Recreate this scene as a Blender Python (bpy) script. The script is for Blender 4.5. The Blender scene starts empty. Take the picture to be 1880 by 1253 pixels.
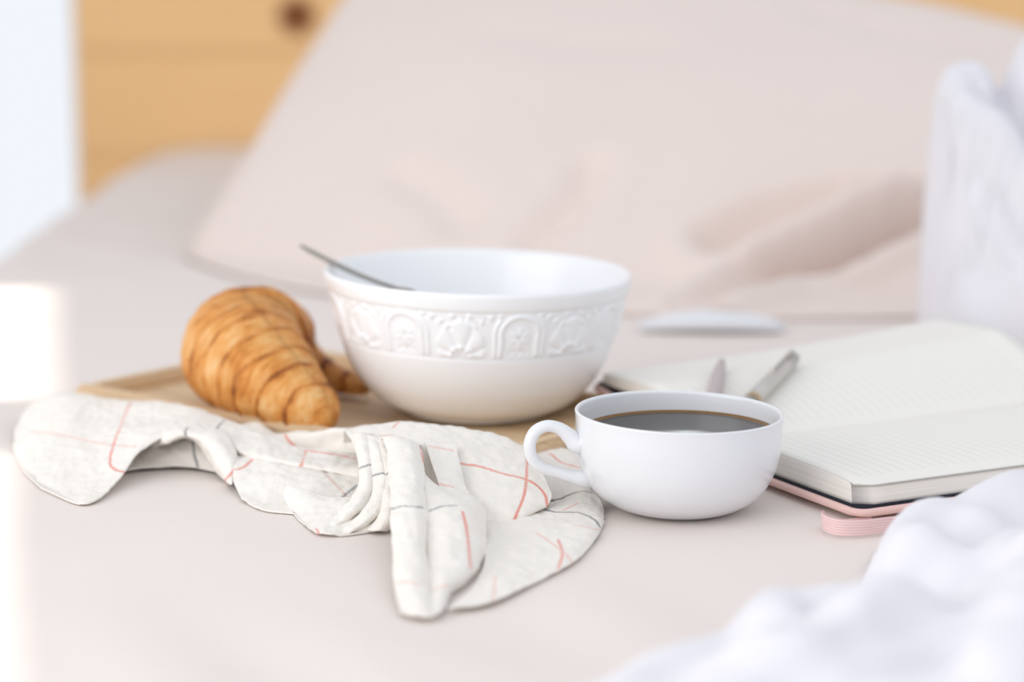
import bpy, bmesh, math, random
import numpy as np
from mathutils import Vector, noise

# ------------------------------------------------------------------ camera
LENS, SENSOR = 85.0, 36.0
FPX = 1880 * LENS / SENSOR
PITCH = math.radians(10.3)
CAM_H = 0.303                       # lens height above the mattress (z = 0)
scene = bpy.context.scene
COL = scene.collection

cam_data = bpy.data.cameras.new('camera')
cam_data.lens = LENS
cam_data.sensor_width = SENSOR
cam_data.clip_start = 0.02
cam_data.dof.use_dof = True
cam_data.dof.focus_distance = 1.213
cam_data.dof.aperture_fstop = 3.7
cam = bpy.data.objects.new('camera', cam_data)
COL.objects.link(cam)
cam.location = (0, 0, CAM_H)
cam.rotation_euler = (math.pi / 2 - PITCH, 0, 0)
scene.camera = cam

# ------------------------------------------------------------------ world, sun, added fill lamp, exposure
world = bpy.data.worlds.new('world')
scene.world = world
world.use_nodes = True
bg = world.node_tree.nodes['Background']
bg.inputs[0].default_value = (0.93, 0.97, 1.03, 1)
bg.inputs[1].default_value = 0.92

SUN_EL = 45.0
sun_data = bpy.data.lights.new('sun', 'SUN')
sun_data.energy = 5.0
sun_data.angle = math.radians(1.5)
sun_data.color = (1.0, 0.95, 0.88)
sun = bpy.data.objects.new('sun', sun_data)
COL.objects.link(sun)
sun.location = (-4, 1.4, 5)
sd = Vector((math.cos(math.radians(SUN_EL)), 0.0, -math.sin(math.radians(SUN_EL))))
sun.rotation_euler = sd.to_track_quat('-Z', 'Y').to_euler()

fill_data = bpy.data.lights.new('window_fill', 'AREA')  # area lamp added in the near opening, brightens faces turned to the lens
fill_data.shape = 'RECTANGLE'
fill_data.size = 1.3
fill_data.size_y = 0.9
fill_data.energy = 8.5
fill_data.color = (1.0, 0.985, 0.97)
fill_lamp = bpy.data.objects.new('window_fill', fill_data)
COL.objects.link(fill_lamp)
fill_lamp.location = (-1.03, 0.42, 0.48)
fill_lamp.rotation_euler = Vector((0.80, 0.58, -0.16)).to_track_quat('-Z', 'Y').to_euler()

scene.view_settings.view_transform = 'Standard'
scene.view_settings.look = 'None'
scene.view_settings.exposure = 0.05
scene.view_settings.gamma = 1.0
scene.view_settings.use_curve_mapping = False

# ------------------------------------------------------------------ helpers
rng = random.Random(7)
CP, SP = math.cos(PITCH), math.sin(PITCH)

def ray(px, py):
    xc = (px - 940.0) / FPX
    yc = -(py - 626.5) / FPX
    return np.array([xc, yc * SP + CP, yc * CP - SP])

def at(px, py, t=0.0):
    """a point of the place: t >= 0.5 is its distance Y from the lens, below that its height z"""
    d = ray(px, py)
    k = t / d[1] if t >= 0.5 else (t - CAM_H) / d[2]
    return np.array([0, 0, CAM_H]) + d * k

def project(v):
    v = np.asarray(v, float)
    x, y, z = v[..., 0], v[..., 1], v[..., 2] - CAM_H
    dep = y * CP - z * SP
    up = y * SP + z * CP
    return 940 + FPX * x / dep, 626.5 - FPX * up / dep, dep

def tag(o, label=None, cat=None, group=None, kind=None):
    if label: o['label'] = label
    if cat: o['category'] = cat
    if group: o['group'] = group
    if kind: o['kind'] = kind
    return o

def obj(name, verts, faces, mat=None, parent=None, smooth=True):
    me = bpy.data.meshes.new(name)
    me.from_pydata([tuple(map(float, v)) for v in verts], [], [tuple(map(int, f)) for f in faces])
    me.update()
    if smooth:
        me.polygons.foreach_set('use_smooth', [True] * len(me.polygons))
    o = bpy.data.objects.new(name, me)
    COL.objects.link(o)
    if mat: me.materials.append(mat)
    if parent: o.parent = parent
    return o

def empty(name, loc=(0, 0, 0), rot=(0, 0, 0)):
    o = bpy.data.objects.new(name, None)
    COL.objects.link(o)
    o.empty_display_size = 0.02
    o.location = loc
    o.rotation_euler = rot
    return o

def fix_normals(o):
    bm = bmesh.new(); bm.from_mesh(o.data)
    bmesh.ops.recalc_face_normals(bm, faces=bm.faces)
    bm.to_mesh(o.data); bm.free()
    return o

def grid_faces(nu, nv, wrap_u=False, off=0):
    f = []
    for j in range(nv - 1):
        for i in range(nu if wrap_u else nu - 1):
            a = j * nu + i; b = j * nu + (i + 1) % nu
            f.append((off + a, off + b, off + b + nu, off + a + nu))
    return f

def catmull(P, n):
    """n points on a Catmull-Rom curve through the rows of P (k, dim)"""
    P = np.asarray(P, float)
    k = len(P)
    if k == 2:
        t = np.linspace(0, 1, n)[:, None]
        return P[0] * (1 - t) + P[1] * t
    Q = np.vstack([2 * P[:1] - P[1:2], P, 2 * P[-1:] - P[-2:-1]])
    t = np.linspace(0, k - 1, n)
    i = np.minimum(t.astype(int), k - 2)
    f = (t - i)[:, None]
    p0, p1, p2, p3 = Q[i], Q[i + 1], Q[i + 2], Q[i + 3]
    return 0.5 * (2 * p1 + (p2 - p0) * f + (2 * p0 - 5 * p1 + 4 * p2 - p3) * f ** 2 + (3 * p1 - p0 - 3 * p2 + p3) * f ** 3)

def surf(rows, nu, nv):
    """rows[v][u] -> (nv, nu, 3)"""
    R = np.stack([catmull(r, nu) for r in rows])           # (k, nu, 3)
    k = R.shape[0]
    return catmull(R.reshape(k, -1), nv).reshape(nv, nu, 3)

def grid_normals(S):
    du = np.gradient(S, axis=1); dv = np.gradient(S, axis=0)
    n = np.cross(du, dv)
    return n / (np.linalg.norm(n, axis=-1, keepdims=True) + 1e-12)

def box(name, lo, hi, mat, parent=None, bevel=0.0, rot=None, seg=2):
    lo = np.array(lo); hi = np.array(hi)
    c = (lo + hi) / 2
    bm = bmesh.new()
    bmesh.ops.create_cube(bm, size=1)
    bmesh.ops.scale(bm, vec=tuple(hi - lo), verts=bm.verts)
    bmesh.ops.translate(bm, vec=tuple(c), verts=bm.verts)
    if bevel:
        bmesh.ops.bevel(bm, geom=bm.edges[:], offset=bevel, segments=seg, affect='EDGES')
    me = bpy.data.meshes.new(name); bm.to_mesh(me); bm.free()
    o = bpy.data.objects.new(name, me); COL.objects.link(o)
    me.materials.append(mat)
    if parent: o.parent = parent
    if rot: o.rotation_euler = rot
    return o

def lathe(name, prof, n, mat, parent=None):
    v = []; m = len(prof)
    for (r, z) in prof:
        for i in range(n):
            a = 2 * math.pi * i / n
            v.append((r * math.cos(a), r * math.sin(a), z))
    return obj(name, v, grid_faces(n, m, True), mat, parent)

def sweep(name, path, radii, mat, parent=None, n=20, squash=None, normal=None, caps=True):
    """tube along path; radii scalar list; squash = (a, b) factors along normal / binormal"""
    path = np.asarray(path, float)
    T = np.gradient(path, axis=0); T /= np.linalg.norm(T, axis=1, keepdims=True)
    N0 = np.array(normal if normal is not None else (0, 0, 1.0), float)
    sa, sb = squash or (1, 1)
    v = []
    for p, t, r in zip(path, T, radii):
        b = np.cross(t, N0); b /= np.linalg.norm(b) + 1e-9
        nn = np.cross(b, t)
        for i in range(n):
            a = 2 * math.pi * i / n
            v.append(p + r * (sa * math.cos(a) * nn + sb * math.sin(a) * b))
    f = grid_faces(n, len(path), True)
    if caps:
        k = len(v); v.append(path[0]); v.append(path[-1])
        L = (len(path) - 1) * n
        for i in range(n):
            f.append((k, (i + 1) % n, i)); f.append((k + 1, L + i, L + (i + 1) % n))
    return obj(name, v, f, mat, parent)

# ------------------------------------------------------------------ materials
def new_mat(name, color, rough=0.8, spec=0.3, sheen=0.0):
    m = bpy.data.materials.new(name); m.use_nodes = True
    b = m.node_tree.nodes['Principled BSDF']
    b.inputs['Base Color'].default_value = (*color, 1)
    b.inputs['Roughness'].default_value = rough
    b.inputs['Specular IOR Level'].default_value = spec
    if sheen:
        b.inputs['Sheen Weight'].default_value = sheen
    return m, m.node_tree, b

def nd(nt, typ, **kw):
    n = nt.nodes.new(typ)
    for k, v in kw.items():
        if k.startswith('_'): setattr(n, k[1:], v)
        else: n.inputs[k.replace('__', ' ')].default_value = v
    return n

def bump_from(nt, b, src, strength, dist):
    bp = nt.nodes.new('ShaderNodeBump')
    bp.inputs['Strength'].default_value = strength
    bp.inputs['Distance'].default_value = dist
    nt.links.new(src, bp.inputs['Height'])
    nt.links.new(bp.outputs[0], b.inputs['Normal'])

def tex_noise(nt, scale, detail=4, vec=None, rough=0.5):
    n = nt.nodes.new('ShaderNodeTexNoise')
    n.inputs['Scale'].default_value = scale
    n.inputs['Detail'].default_value = detail
    n.inputs['Roughness'].default_value = rough
    if vec is not None: nt.links.new(vec, n.inputs['Vector'])
    return n

def coords(nt, which='Object', scale=None):
    tc = nt.nodes.new('ShaderNodeTexCoord')
    out = tc.outputs[which]
    if scale:
        mp = nt.nodes.new('ShaderNodeMapping')
        mp.inputs['Scale'].default_value = scale
        nt.links.new(out, mp.inputs['Vector']); out = mp.outputs[0]
    return out

def mix_col(nt, fac, a, b):
    m = nt.nodes.new('ShaderNodeMix'); m.data_type = 'RGBA'
    for s, i in ((a, 6), (b, 7)):
        if isinstance(s, tuple): m.inputs[i].default_value = (*s, 1)
        else: nt.links.new(s, m.inputs[i])
    if isinstance(fac, (int, float)): m.inputs[0].default_value = fac
    else: nt.links.new(fac, m.inputs[0])
    return m.outputs[2]

def ramp(nt, src, stops):
    r = nt.nodes.new('ShaderNodeValToRGB')
    e = r.color_ramp.elements
    while len(e) < len(stops): e.new(0.5)
    for el, (p, c) in zip(e, stops):
        el.position = p; el.color = (*c, 1)
    nt.links.new(src, r.inputs[0])
    return r.outputs[0]

def math_n(nt, op, a, b=None, c=None):
    m = nt.nodes.new('ShaderNodeMath'); m.operation = op
    for i, s in enumerate((a, b, c)):
        if s is None: continue
        if isinstance(s, (int, float)): m.inputs[i].default_value = s
        else: nt.links.new(s, m.inputs[i])
    return m.outputs[0]

def fabric(name, color, scale=900, strength=0.25, rough=0.95, dist=0.0006):
    m, nt, b = new_mat(name, color, rough, 0.15, 0.1)
    c = coords(nt)
    n1 = tex_noise(nt, scale, 3, c)
    bump_from(nt, b, n1.outputs['Fac'], strength, dist)
    n2 = tex_noise(nt, 9, 3, c)
    dark = tuple(x * 0.965 for x in color)
    col = mix_col(nt, n2.outputs['Fac'], dark, color)
    nt.links.new(col, b.inputs['Base Color'])
    return m

M_sheet = fabric('sheet_cotton', (0.85, 0.768, 0.718))
M_pillow = fabric('pillow_cotton', (0.865, 0.75, 0.69), 700)
M_duvet = fabric('duvet_cotton', (0.855, 0.84, 0.875), 700)
M_inner = fabric('ticking_white', (0.84, 0.85, 0.88), 700)

def wood(name, light, dark, scale, stretch, rough=0.6, knots=None):
    m, nt, b = new_mat(name, light, rough, 0.3)
    c = coords(nt, 'Object', stretch)
    n = tex_noise(nt, scale, 6, c, 0.6)
    w = nt.nodes.new('ShaderNodeTexWave'); w.wave_type = 'BANDS'; w.bands_direction = 'Z'
    w.inputs['Scale'].default_value = scale * 0.6
    w.inputs['Distortion'].default_value = 6
    w.inputs['Detail'].default_value = 3
    nt.links.new(c, w.inputs['Vector'])
    f = math_n(nt, 'MULTIPLY', n.outputs['Fac'], w.outputs['Fac'])
    col = mix_col(nt, f, light, dark)
    if knots:
        g = coords(nt, 'Object')
        for (kp, kr, kc) in knots:
            vm = nt.nodes.new('ShaderNodeVectorMath'); vm.operation = 'DISTANCE'
            nt.links.new(g, vm.inputs[0]); vm.inputs[1].default_value = kp
            mr = nt.nodes.new('ShaderNodeMapRange'); mr.interpolation_type = 'SMOOTHSTEP'
            mr.inputs['From Min'].default_value = kr; mr.inputs['From Max'].default_value = kr * 0.45
            nt.links.new(vm.outputs['Value'], mr.inputs['Value'])
            col = mix_col(nt, mr.outputs[0], col, kc)
    nt.links.new(col, b.inputs['Base Color'])
    bump_from(nt, b, n.outputs['Fac'], 0.15, 0.001)
    return m

M_tray = wood('tray_wood', (0.76, 0.57, 0.37), (0.56, 0.38, 0.21), 14, (1.0, 9.0, 9.0), 0.55)
M_pine = wood('pine_board', (1.0, 0.67, 0.335), (0.91, 0.53, 0.22), 6, (0.8, 6.0, 6.0), 0.6,
              knots=[((-0.268, 3.036, 0.163), 0.032, (0.22, 0.07, 0.015))])

M_wall, _nt, _b = new_mat('white_plaster', (0.88, 0.88, 0.90), 0.9, 0.2)
bump_from(_nt, _b, tex_noise(_nt, 60, 4, coords(_nt)).outputs['Fac'], 0.1, 0.002)
M_floor = wood('floor_oak', (0.55, 0.40, 0.26), (0.40, 0.27, 0.16), 5, (1.0, 7.0, 7.0), 0.5)
M_frame, _, _ = new_mat('white_paint', (0.85, 0.85, 0.85), 0.5)
M_glass, _, _b = new_mat('window_glass', (1, 1, 1), 0.0)
_b.inputs['Transmission Weight'].default_value = 1.0
_b.inputs['IOR'].default_value = 1.01

M_glow, _nt, _b = new_mat('glowing_pane', (0.9, 0.92, 0.95), 0.6)
_b.inputs['Emission Color'].default_value = (0.88, 0.95, 1.0, 1)
_b.inputs['Emission Strength'].default_value = 1.9  # made to glow so the coffee shows a soft highlight

def ceramic(name, color, rough):
    m, nt, b = new_mat(name, color, rough, 0.5)
    b.inputs['Coat Weight'].default_value = 0.25
    b.inputs['Coat Roughness'].default_value = 0.08
    n = tex_noise(nt, 30, 3, coords(nt))
    nt.links.new(mix_col(nt, n.outputs['Fac'], tuple(x * .985 for x in color), color), b.inputs['Base Color'])
    return m
M_bowl = ceramic('glazed_stoneware', (0.91, 0.915, 0.93), 0.32)
M_cup = ceramic('white_porcelain', (0.815, 0.825, 0.85), 0.22)

M_steel, _nt, _b = new_mat('brushed_steel', (0.30, 0.29, 0.26), 0.22)
_b.inputs['Metallic'].default_value = 1.0
bump_from(_nt, _b, tex_noise(_nt, 300, 2, coords(_nt)).outputs['Fac'], 0.05, 0.0003)

# coffee: near-black brown liquid, thinner and browner against the porcelain
M_coffee, _nt, _b = new_mat('black_coffee', (0.012, 0.006, 0.003), 0.02, 0.5)
_b.inputs['IOR'].default_value = 1.34
_c = coords(_nt)
_vm = _nt.nodes.new('ShaderNodeVectorMath'); _vm.operation = 'LENGTH'
_mp = _nt.nodes.new('ShaderNodeMapping'); _mp.inputs['Scale'].default_value = (1, 1, 0)
_nt.links.new(_c, _mp.inputs[0]); _nt.links.new(_mp.outputs[0], _vm.inputs[0])
_nt.links.new(ramp(_nt, math_n(_nt, 'MULTIPLY', _vm.outputs['Value'], 19.2),
              [(0.0, (0.012, 0.006, 0.003)), (0.875, (0.014, 0.007, 0.003)), (0.965, (0.34, 0.16, 0.03))]), _b.inputs['Base Color'])

# ------------------------------------------------------------------ room: walls, floor, windows, added glow slit
WALL_Y = 3.12
def wall_x(y): return -1.194 - 0.19 * (y - 1.47)
SX0, SX1, SZ0, SZ1 = 0.2105, 0.2525, 0.414, 0.66
WX0, WX1 = -1.12, -0.556            # tall window beside the headboard
def wall_pieces(name, quads, mat, th):
    """one wall mesh out of rectangular blocks (x0,x1,y0,y1,z0,z1)"""
    v = []; f = []
    for q in quads:
        b0 = len(v)
        for z in (q[4], q[5]):
            for (x, y) in ((q[0], q[2]), (q[1], q[2]), (q[1], q[3]), (q[0], q[3])):
                v.append((x, y, z))
        f += [tuple(b0 + i for i in t) for t in ((0, 3, 2, 1), (4, 5, 6, 7), (0, 1, 5, 4), (1, 2, 6, 5), (2, 3, 7, 6), (3, 0, 4, 7))]
    return obj(name, v, f, mat, smooth=False)
y0, y1 = WALL_Y, WALL_Y + 0.1
tag(wall_pieces('wall_back', [(-2.2, WX0, y0, y1, -0.5, 2.1), (WX1, SX0, y0, y1, -0.5, 2.1), (WX0, WX1, y0, y1, 1.7, 2.1), (SX1, 3.2, y0, y1, -0.5, 2.1),
                              (SX0, SX1, y0, y1, -0.5, SZ0), (SX0, SX1, y0, y1, SZ1, 2.1)], M_wall, 0.1), kind='structure')
w = empty('glow_slit', ((SX0 + SX1) / 2, WALL_Y + 0.004, SZ0)); tag(w, kind='structure')  # added slit with glowing panes, unseen except as a glow in the coffee
hw = (SX1 - SX0) / 2; hh = SZ1 - SZ0
box('window_frame', (-0.0012, -0.003, 0), (0.0012, 0.06, hh), M_frame, w)
for s in (-1, 1):
    box('pane', (min(0.0012 * s, hw * s), -0.002, 0), (max(0.0012 * s, hw * s), 0.002, hh), M_glow, w)
w = empty('window_2', ((WX0 + WX1) / 2, WALL_Y + 0.05, -0.5)); tag(w, kind='structure')
hw = (WX1 - WX0) / 2
for lo, hi in (((-hw, -0.03, 0), (-hw + 0.05, 0.03, 2.2)), ((hw - 0.012, -0.03, 0), (hw, 0.03, 2.2)), ((-hw, -0.03, 0), (hw, 0.03, 0.05)), ((-hw, -0.03, 2.15), (hw, 0.03, 2.2))):
    box('window_frame', lo, hi, M_frame, w)
box('pane', (-hw + 0.05, -0.002, 0.05), (hw - 0.012, 0.002, 2.15), M_glass, w)

tag(box('floor', (-2.2, -0.9, -0.56), (3.2, 3.25, -0.5), M_floor), kind='structure')

# left wall with two tall openings; it stands slightly askew to the bed
LY = [-0.9, -0.35, 1.318, 1.468, 1.915, 3.12]  # near opening widened out of view to hold the added area lamp
ZS, ZT = -0.1, 0.962
v = []; f = []
def lblock(ya, yb, za, zb):
    b0 = len(v)
    for z in (za, zb):
        for (dx, y) in ((-0.06, ya), (0.0, ya), (0.0, yb), (-0.06, yb)):
            v.append((wall_x(y) + dx, y, z))
    f.extend(tuple(b0 + i for i in t) for t in ((0, 3, 2, 1), (4, 5, 6, 7), (0, 1, 5, 4), (1, 2, 6, 5), (2, 3, 7, 6), (3, 0, 4, 7)))
lblock(LY[0], LY[1], -0.5, 3.0); lblock(LY[2], LY[3], -0.5, 3.0); lblock(LY[4], LY[5], -0.5, 3.0)
for a, b_ in ((LY[1], LY[2]), (LY[3], LY[4])):
    zt_ = ZT if a > 1.4 else ZT - 0.026
    lblock(a, b_, -0.5, ZS); lblock(a, b_, zt_, 3.0)
tag(obj('wall_left', v, f, M_wall, smooth=False), kind='structure')

# ------------------------------------------------------------------ bed: mattress with fitted sheet, pine headboard
bed = empty('bed', (0.3, 1.5, -0.5))
tag(bed, 'wide bed with a blush beige sheet and a pine board headboard', 'bed')
def child(o, root):
    """parent keeping world position (roots here are unrotated empties)"""
    o.parent = root
    o.matrix_parent_inverse = root.matrix_basis.inverted()
    return o

BX0, BX1, BY0, BY1 = -0.505, 1.30, 0.12, 3.03
xs = np.concatenate([np.linspace(BX0, -0.40, 24), np.linspace(-0.39, 0.6, 200), np.linspace(0.62, BX1, 18)])
ys = np.concatenate([np.linspace(BY0, 0.7, 60), np.linspace(0.705, 1.7, 200), np.linspace(1.71, BY1, 100)])
XX, YY = np.meshgrid(xs, ys)
ZZ = np.zeros_like(XX)
for j in range(len(ys)):
    for i in range(len(xs)):
        x, y = XX[j, i], YY[j, i]
        far = min(1, max(0, (y - 1.75) / 0.5)); near = min(1, max(0, (1.12 - y) / 0.2))
        # soft pulled creases: noise stretched along a diagonal
        a = x * 0.87 + y * 0.5; b_ = -x * 0.5 + y * 0.87
        n = noise.noise(Vector((a * 16, b_ * 4.5, 0.3)))
        n2 = noise.noise(Vector((x * 9, y * 5, 4.1)))
        ZZ[j, i] = (0.0006 + 0.0065 * near + 0.004 * far) * (n - 0.25) + 0.006 * far * (n2 - .4) + 0.0022 * near * (n2 - .3)
        # rounded long side of the mattress
        d = x - BX0
        if d < 0.09:
            ZZ[j, i] -= 0.09 - math.sqrt(max(0, 0.09 ** 2 - (0.09 - d) ** 2))
ZZ = np.minimum(ZZ, 0.0)
V = np.stack([XX, YY, ZZ], -1)
# skirt down the left and the foot
left = V[:, 0].copy(); left[:, 2] = -0.30
Vl = np.concatenate([left[:, None], V], 1)
foot = Vl[0].copy(); foot[:, 2] = -0.30
Vf = np.concatenate([foot[None], Vl], 0)
ny, nx = Vf.shape[:2]
o = obj('fitted_sheet', Vf.reshape(-1, 3), grid_faces(nx, ny), M_sheet); child(o, bed)
o = box('base', (BX0 + 0.02, BY0 + 0.02, -0.5), (BX1 - 0.02, BY1 - 0.0, -0.28), M_tray, bevel=0.01); child(o, bed)
hb = empty('headboard', (0.4, 3.06, -0.5)); child(hb, bed)
zb = [-0.42, -0.26, -0.11, -0.012, 0.119, 0.262, 0.405]
for k in range(len(zb) - 1):
    o = box('board', (-0.545, 3.034 + (0.0012 if k % 2 else 0), zb[k] + 0.0005), (1.45, 3.068, zb[k + 1] - 0.0005), M_pine, bevel=0.0018)
    o.parent = hb; o.matrix_parent_inverse = (bed.matrix_basis @ hb.matrix_parent_inverse @ hb.matrix_basis).inverted()
for x in (-0.50, 0.45, 1.38):
    o = box('batten', (x, 3.068, -0.5), (x + 0.05, 3.10, 0.39), M_pine, bevel=0.003)
    o.parent = hb; o.matrix_parent_inverse = (bed.matrix_basis @ hb.matrix_parent_inverse @ hb.matrix_basis).inverted()

# ------------------------------------------------------------------ creases helper: grooves or ridges along lines on a surface
def snap_lines(S, lines, step=4.0):
    """polyline given where it is seen -> dense 3D points on the surface S (nv,nu,3)"""
    V = S.reshape(-1, 3)
    x, y, dep = project(V)
    out = []
    for ln in lines:
        P = np.array(ln, float)
        L = np.linalg.norm(np.diff(P, axis=0), axis=1).sum()
        Q = catmull(P, max(3, int(L / step)))
        for q in Q:
            d2 = (x - q[0]) ** 2 + (y - q[1]) ** 2
            cand = d2 < (d2.min() + 30)
            idx = np.where(cand)[0]
            out.append(V[idx[np.argmin(dep[idx] + 0.002 * np.sqrt(d2[idx]))]])
    return np.array(out)

def line_dist(V, pts):
    d = np.full(len(V), 9.0)
    for k in range(0, len(V), 4000):
        dd = ((V[k:k + 4000, None, :] - pts[None]) ** 2).sum(-1)
        d[k:k + 4000] = np.sqrt(dd.min(1))
    return d

# ------------------------------------------------------------------ big pillow
BL = np.array((-0.286, 2.09, 0.0)); TL = np.array((-0.122, 2.62, 0.30))
BR = np.array((0.62, 1.86, 0.0)); TR = np.array((0.80, 2.45, 0.105))
NU, NV = 260, 180
u = np.linspace(0, 1, NU)[None, :]; vv = np.linspace(0, 1, NV)[:, None]
base = ((1 - vv)[..., None] * ((1 - u)[..., None] * BL + u[..., None] * BR) + vv[..., None] * ((1 - u)[..., None] * TL + u[..., None] * TR))
nrm = np.cross(BR - BL, TL - BL); nrm = nrm / np.linalg.norm(nrm)
if nrm[1] > 0: nrm = -nrm
bul = (np.clip(4 * u * (1 - u), 0, 1) ** 0.42) * (np.clip(4 * vv * (1 - vv), 0, 1) ** 0.42)
# sides pulled in between the pinched corners
edge_in = 0.006
uc = u - 0.5; vc = vv - 0.5
pull_u = -np.sign(uc) * edge_in * (2 * np.abs(uc)) ** 4 * (1 - (2 * vc) ** 2)
pull_v = np.where(vc < 0, -0.245, -0.03) * (2 * np.abs(vc)) ** 3 * (1 - (2 * np.abs(uc)) ** 3) * (1 - 0.30 * np.clip((u - 0.58) / 0.3, 0, 1))
base = base + pull_u[..., None] * (BR - BL) / np.linalg.norm(BR - BL) + pull_v[..., None] * (TL - BL) / np.linalg.norm(TL - BL)
front = base + nrm * (0.085 * bul)[..., None]
back = base - nrm * (0.055 * bul)[..., None]
front[..., 2] = np.maximum(front[..., 2], 0.001)
creases = [([(1120, 590), (1250, 575), (1400, 537), (1540, 472), (1690, 405), (1800, 380)], 0.072, 0.011),
           ([(1310, 440), (1400, 392), (1500, 362), (1600, 350), (1700, 345), (1790, 340)], 0.028, 0.013),
           ([(1085, 305), (1060, 360), (1020, 410), (980, 450)], 0.012, 0.014),
           ([(740, 320), (800, 355), (850, 410)], 0.009, 0.016),
           ([(1500, 15), (1620, 55), (1750, 75), (1850, 90)], 0.006, 0.022),
           ([(900, 55), (1050, 75), (1180, 80)], 0.004, 0.022)]
Fv = front.reshape(-1, 3)
gn = grid_normals(front).reshape(-1, 3)
if gn[:, 1].mean() > 0: gn = -gn
disp = np.zeros(len(Fv))
for ln, dep_, wid in creases:
    d = line_dist(Fv, snap_lines(front, [ln], 3))
    lx = np.array([p[0] for p in ln]); ly = np.array([p[1] for p in ln])
    qx, qy, _ = project(Fv)
    fade = np.clip((qx - (1100 if dep_ > 0.05 else 0)) / 260, 0.25, 1)
    disp -= fade * dep_ * np.exp(-(d / wid) ** 2)
    disp += fade * dep_ * 0.25 * np.exp(-((d - 2.4 * wid) / (1.3 * wid)) ** 2)
    if dep_ > 0.05:            # the cloth above the fold hangs a little over it
        above = 1 / (1 + np.exp((qy - np.interp(qx, lx, ly)) / 8))
        disp += fade * above * 0.016 * np.exp(-((d - 0.02) / 0.022) ** 2)
for i, p in enumerate(Fv):
    disp[i] += 0.004 * noise.noise(Vector((p[0] * 7, p[1] * 5, p[2] * 7)))
Fv = Fv + gn * disp[:, None]
Fv[:, 2] = np.maximum(Fv[:, 2], 0.0012)
Bv = back.reshape(-1, 3).copy()
Bv[:, 2] = np.maximum(Bv[:, 2], 0.001)
# share the seam
vb = np.zeros((NV, NU), bool); vb[0] = vb[-1] = True; vb[:, 0] = vb[:, -1] = True
Fv[vb.reshape(-1)] = Bv[vb.reshape(-1)]
Vp = np.concatenate([Fv, Bv])
fp = grid_faces(NU, NV) + [tuple(reversed(q)) for q in grid_faces(NU, NV, off=NU * NV)]
pillow = empty('pillow', (0.27, 2.25, 0.0))
tag(pillow, 'large plump blush beige pillow leaning back behind the bowl', 'pillow')
me_ = obj('pillowcase', Vp, fp, M_pillow)
bm = bmesh.new(); bm.from_mesh(me_.data); bmesh.ops.remove_doubles(bm, verts=bm.verts, dist=1e-5)
bmesh.ops.recalc_face_normals(bm, faces=bm.faces); bm.to_mesh(me_.data); bm.free()
child(me_, pillow)
sm_ = me_.modifiers.new('smooth', 'SMOOTH'); sm_.iterations = 4; sm_.factor = 0.5
# piped seam running around the edge
ring = np.concatenate([Bv.reshape(NV, NU, 3)[0, ::6], Bv.reshape(NV, NU, 3)[::6, -1], Bv.reshape(NV, NU, 3)[-1, ::-6], Bv.reshape(NV, NU, 3)[::-6, 0]])
ring[:, 2] = np.maximum(ring[:, 2], 0.0025)
o = sweep('seam', ring, [0.0022] * len(ring), M_pillow, n=8); child(o, pillow)
# white inner pillow showing at the open lower side of the case
c0 = at(1300, 603, 0.007)
rows = []
for t in np.linspace(0, 1, 24):
    x = np.interp(t, [0, 1], [at(1175, 600, 0.005)[0], at(1440, 600, 0.005)[0]])
    r = 0.0085 * math.sin(math.pi * (0.08 + 0.84 * t)) ** 0.6
    rows.append((np.array((x, c0[1] + 0.026 - 0.06 * (x - c0[0]), max(r * 0.9, 0.004))), r))
o = sweep('inner_pillow', [p for p, r in rows], [r for p, r in rows], M_inner, n=20, squash=(0.85, 2.0)); child(o, pillow)
tag(o, 'white inner pillow peeking out of the case')

# ------------------------------------------------------------------ tray
TU = np.array((0.78, -0.625)); TU /= np.linalg.norm(TU); TVv = np.array((-TU[1], TU[0]))
Lc = np.array((-0.265, 1.428))
TLEN, TWID, TRIM, TH, TFLOOR = 0.318, 0.182, 0.012, 0.0165, 0.0075
tang = math.atan2(TU[1], TU[0])
tray = empty('tray', (Lc[0], Lc[1], 0.0), (0, 0, tang))
tag(tray, 'shallow pale wooden tray with a raised rim under the bowl', 'tray')
box('base', (0.003, 0.003, 0.0), (TLEN - 0.003, TWID - 0.003, TFLOOR), M_tray, tray, 0.001)
for nm, lo, hi in (('long_side', (0, 0, 0.0005), (TLEN, TRIM, TH)), ('long_side', (0, TWID - TRIM, 0.0005), (TLEN, TWID, TH)),
                   ('short_side', (0, TRIM, 0.0005), (TRIM, TWID - TRIM, TH)), ('short_side', (TLEN - TRIM, TRIM, 0.0005), (TLEN, TWID - TRIM, TH))):
    box(nm, lo, hi, M_tray, tray, 0.0028, seg=3)

# ------------------------------------------------------------------ bowl with embossed band
BOWL = np.array((-0.0215, 1.392, TFLOOR + 0.0006))
RB, HB = 0.0895, 0.083
outer = [(0.0405, 0.000), (0.0425, 0.0008), (0.0435, 0.0022), (0.0505, 0.0045), (0.0575, 0.0085), (0.0635, 0.0140), (0.0698, 0.0215), (0.0747, 0.0300),
         (0.0778, 0.0375), (0.0798, 0.0440)]
def smooth_prof(pts, n): return [tuple(p) for p in catmull(np.array(pts), n)]
prof = [(0.0005, 0.0012), (0.03, 0.0012), (0.0385, 0.0010)] + smooth_prof(outer, 50)
NB = 1440
z_b0, z_b1 = 0.0458, 0.0720
rr_line = [(0.0796, 0.0446), (0.0796, 0.0450), (0.0805, 0.0454)]
band = []
for k in range(64):
    t = k / 63
    z = z_b0 + (z_b1 - z_b0) * t
    r = 0.0806 + 0.0062 * t ** 0.9
    band.append((r, z, t))
lip = [(0.0869, 0.0724), (0.0878, 0.0732), (0.0886, 0.0752), (0.0894, 0.0785), (0.0898, 0.0810), (0.0894, 0.0825), (0.0884, 0.0830), (0.0873, 0.0825), (0.0862, 0.0808)]
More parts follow.
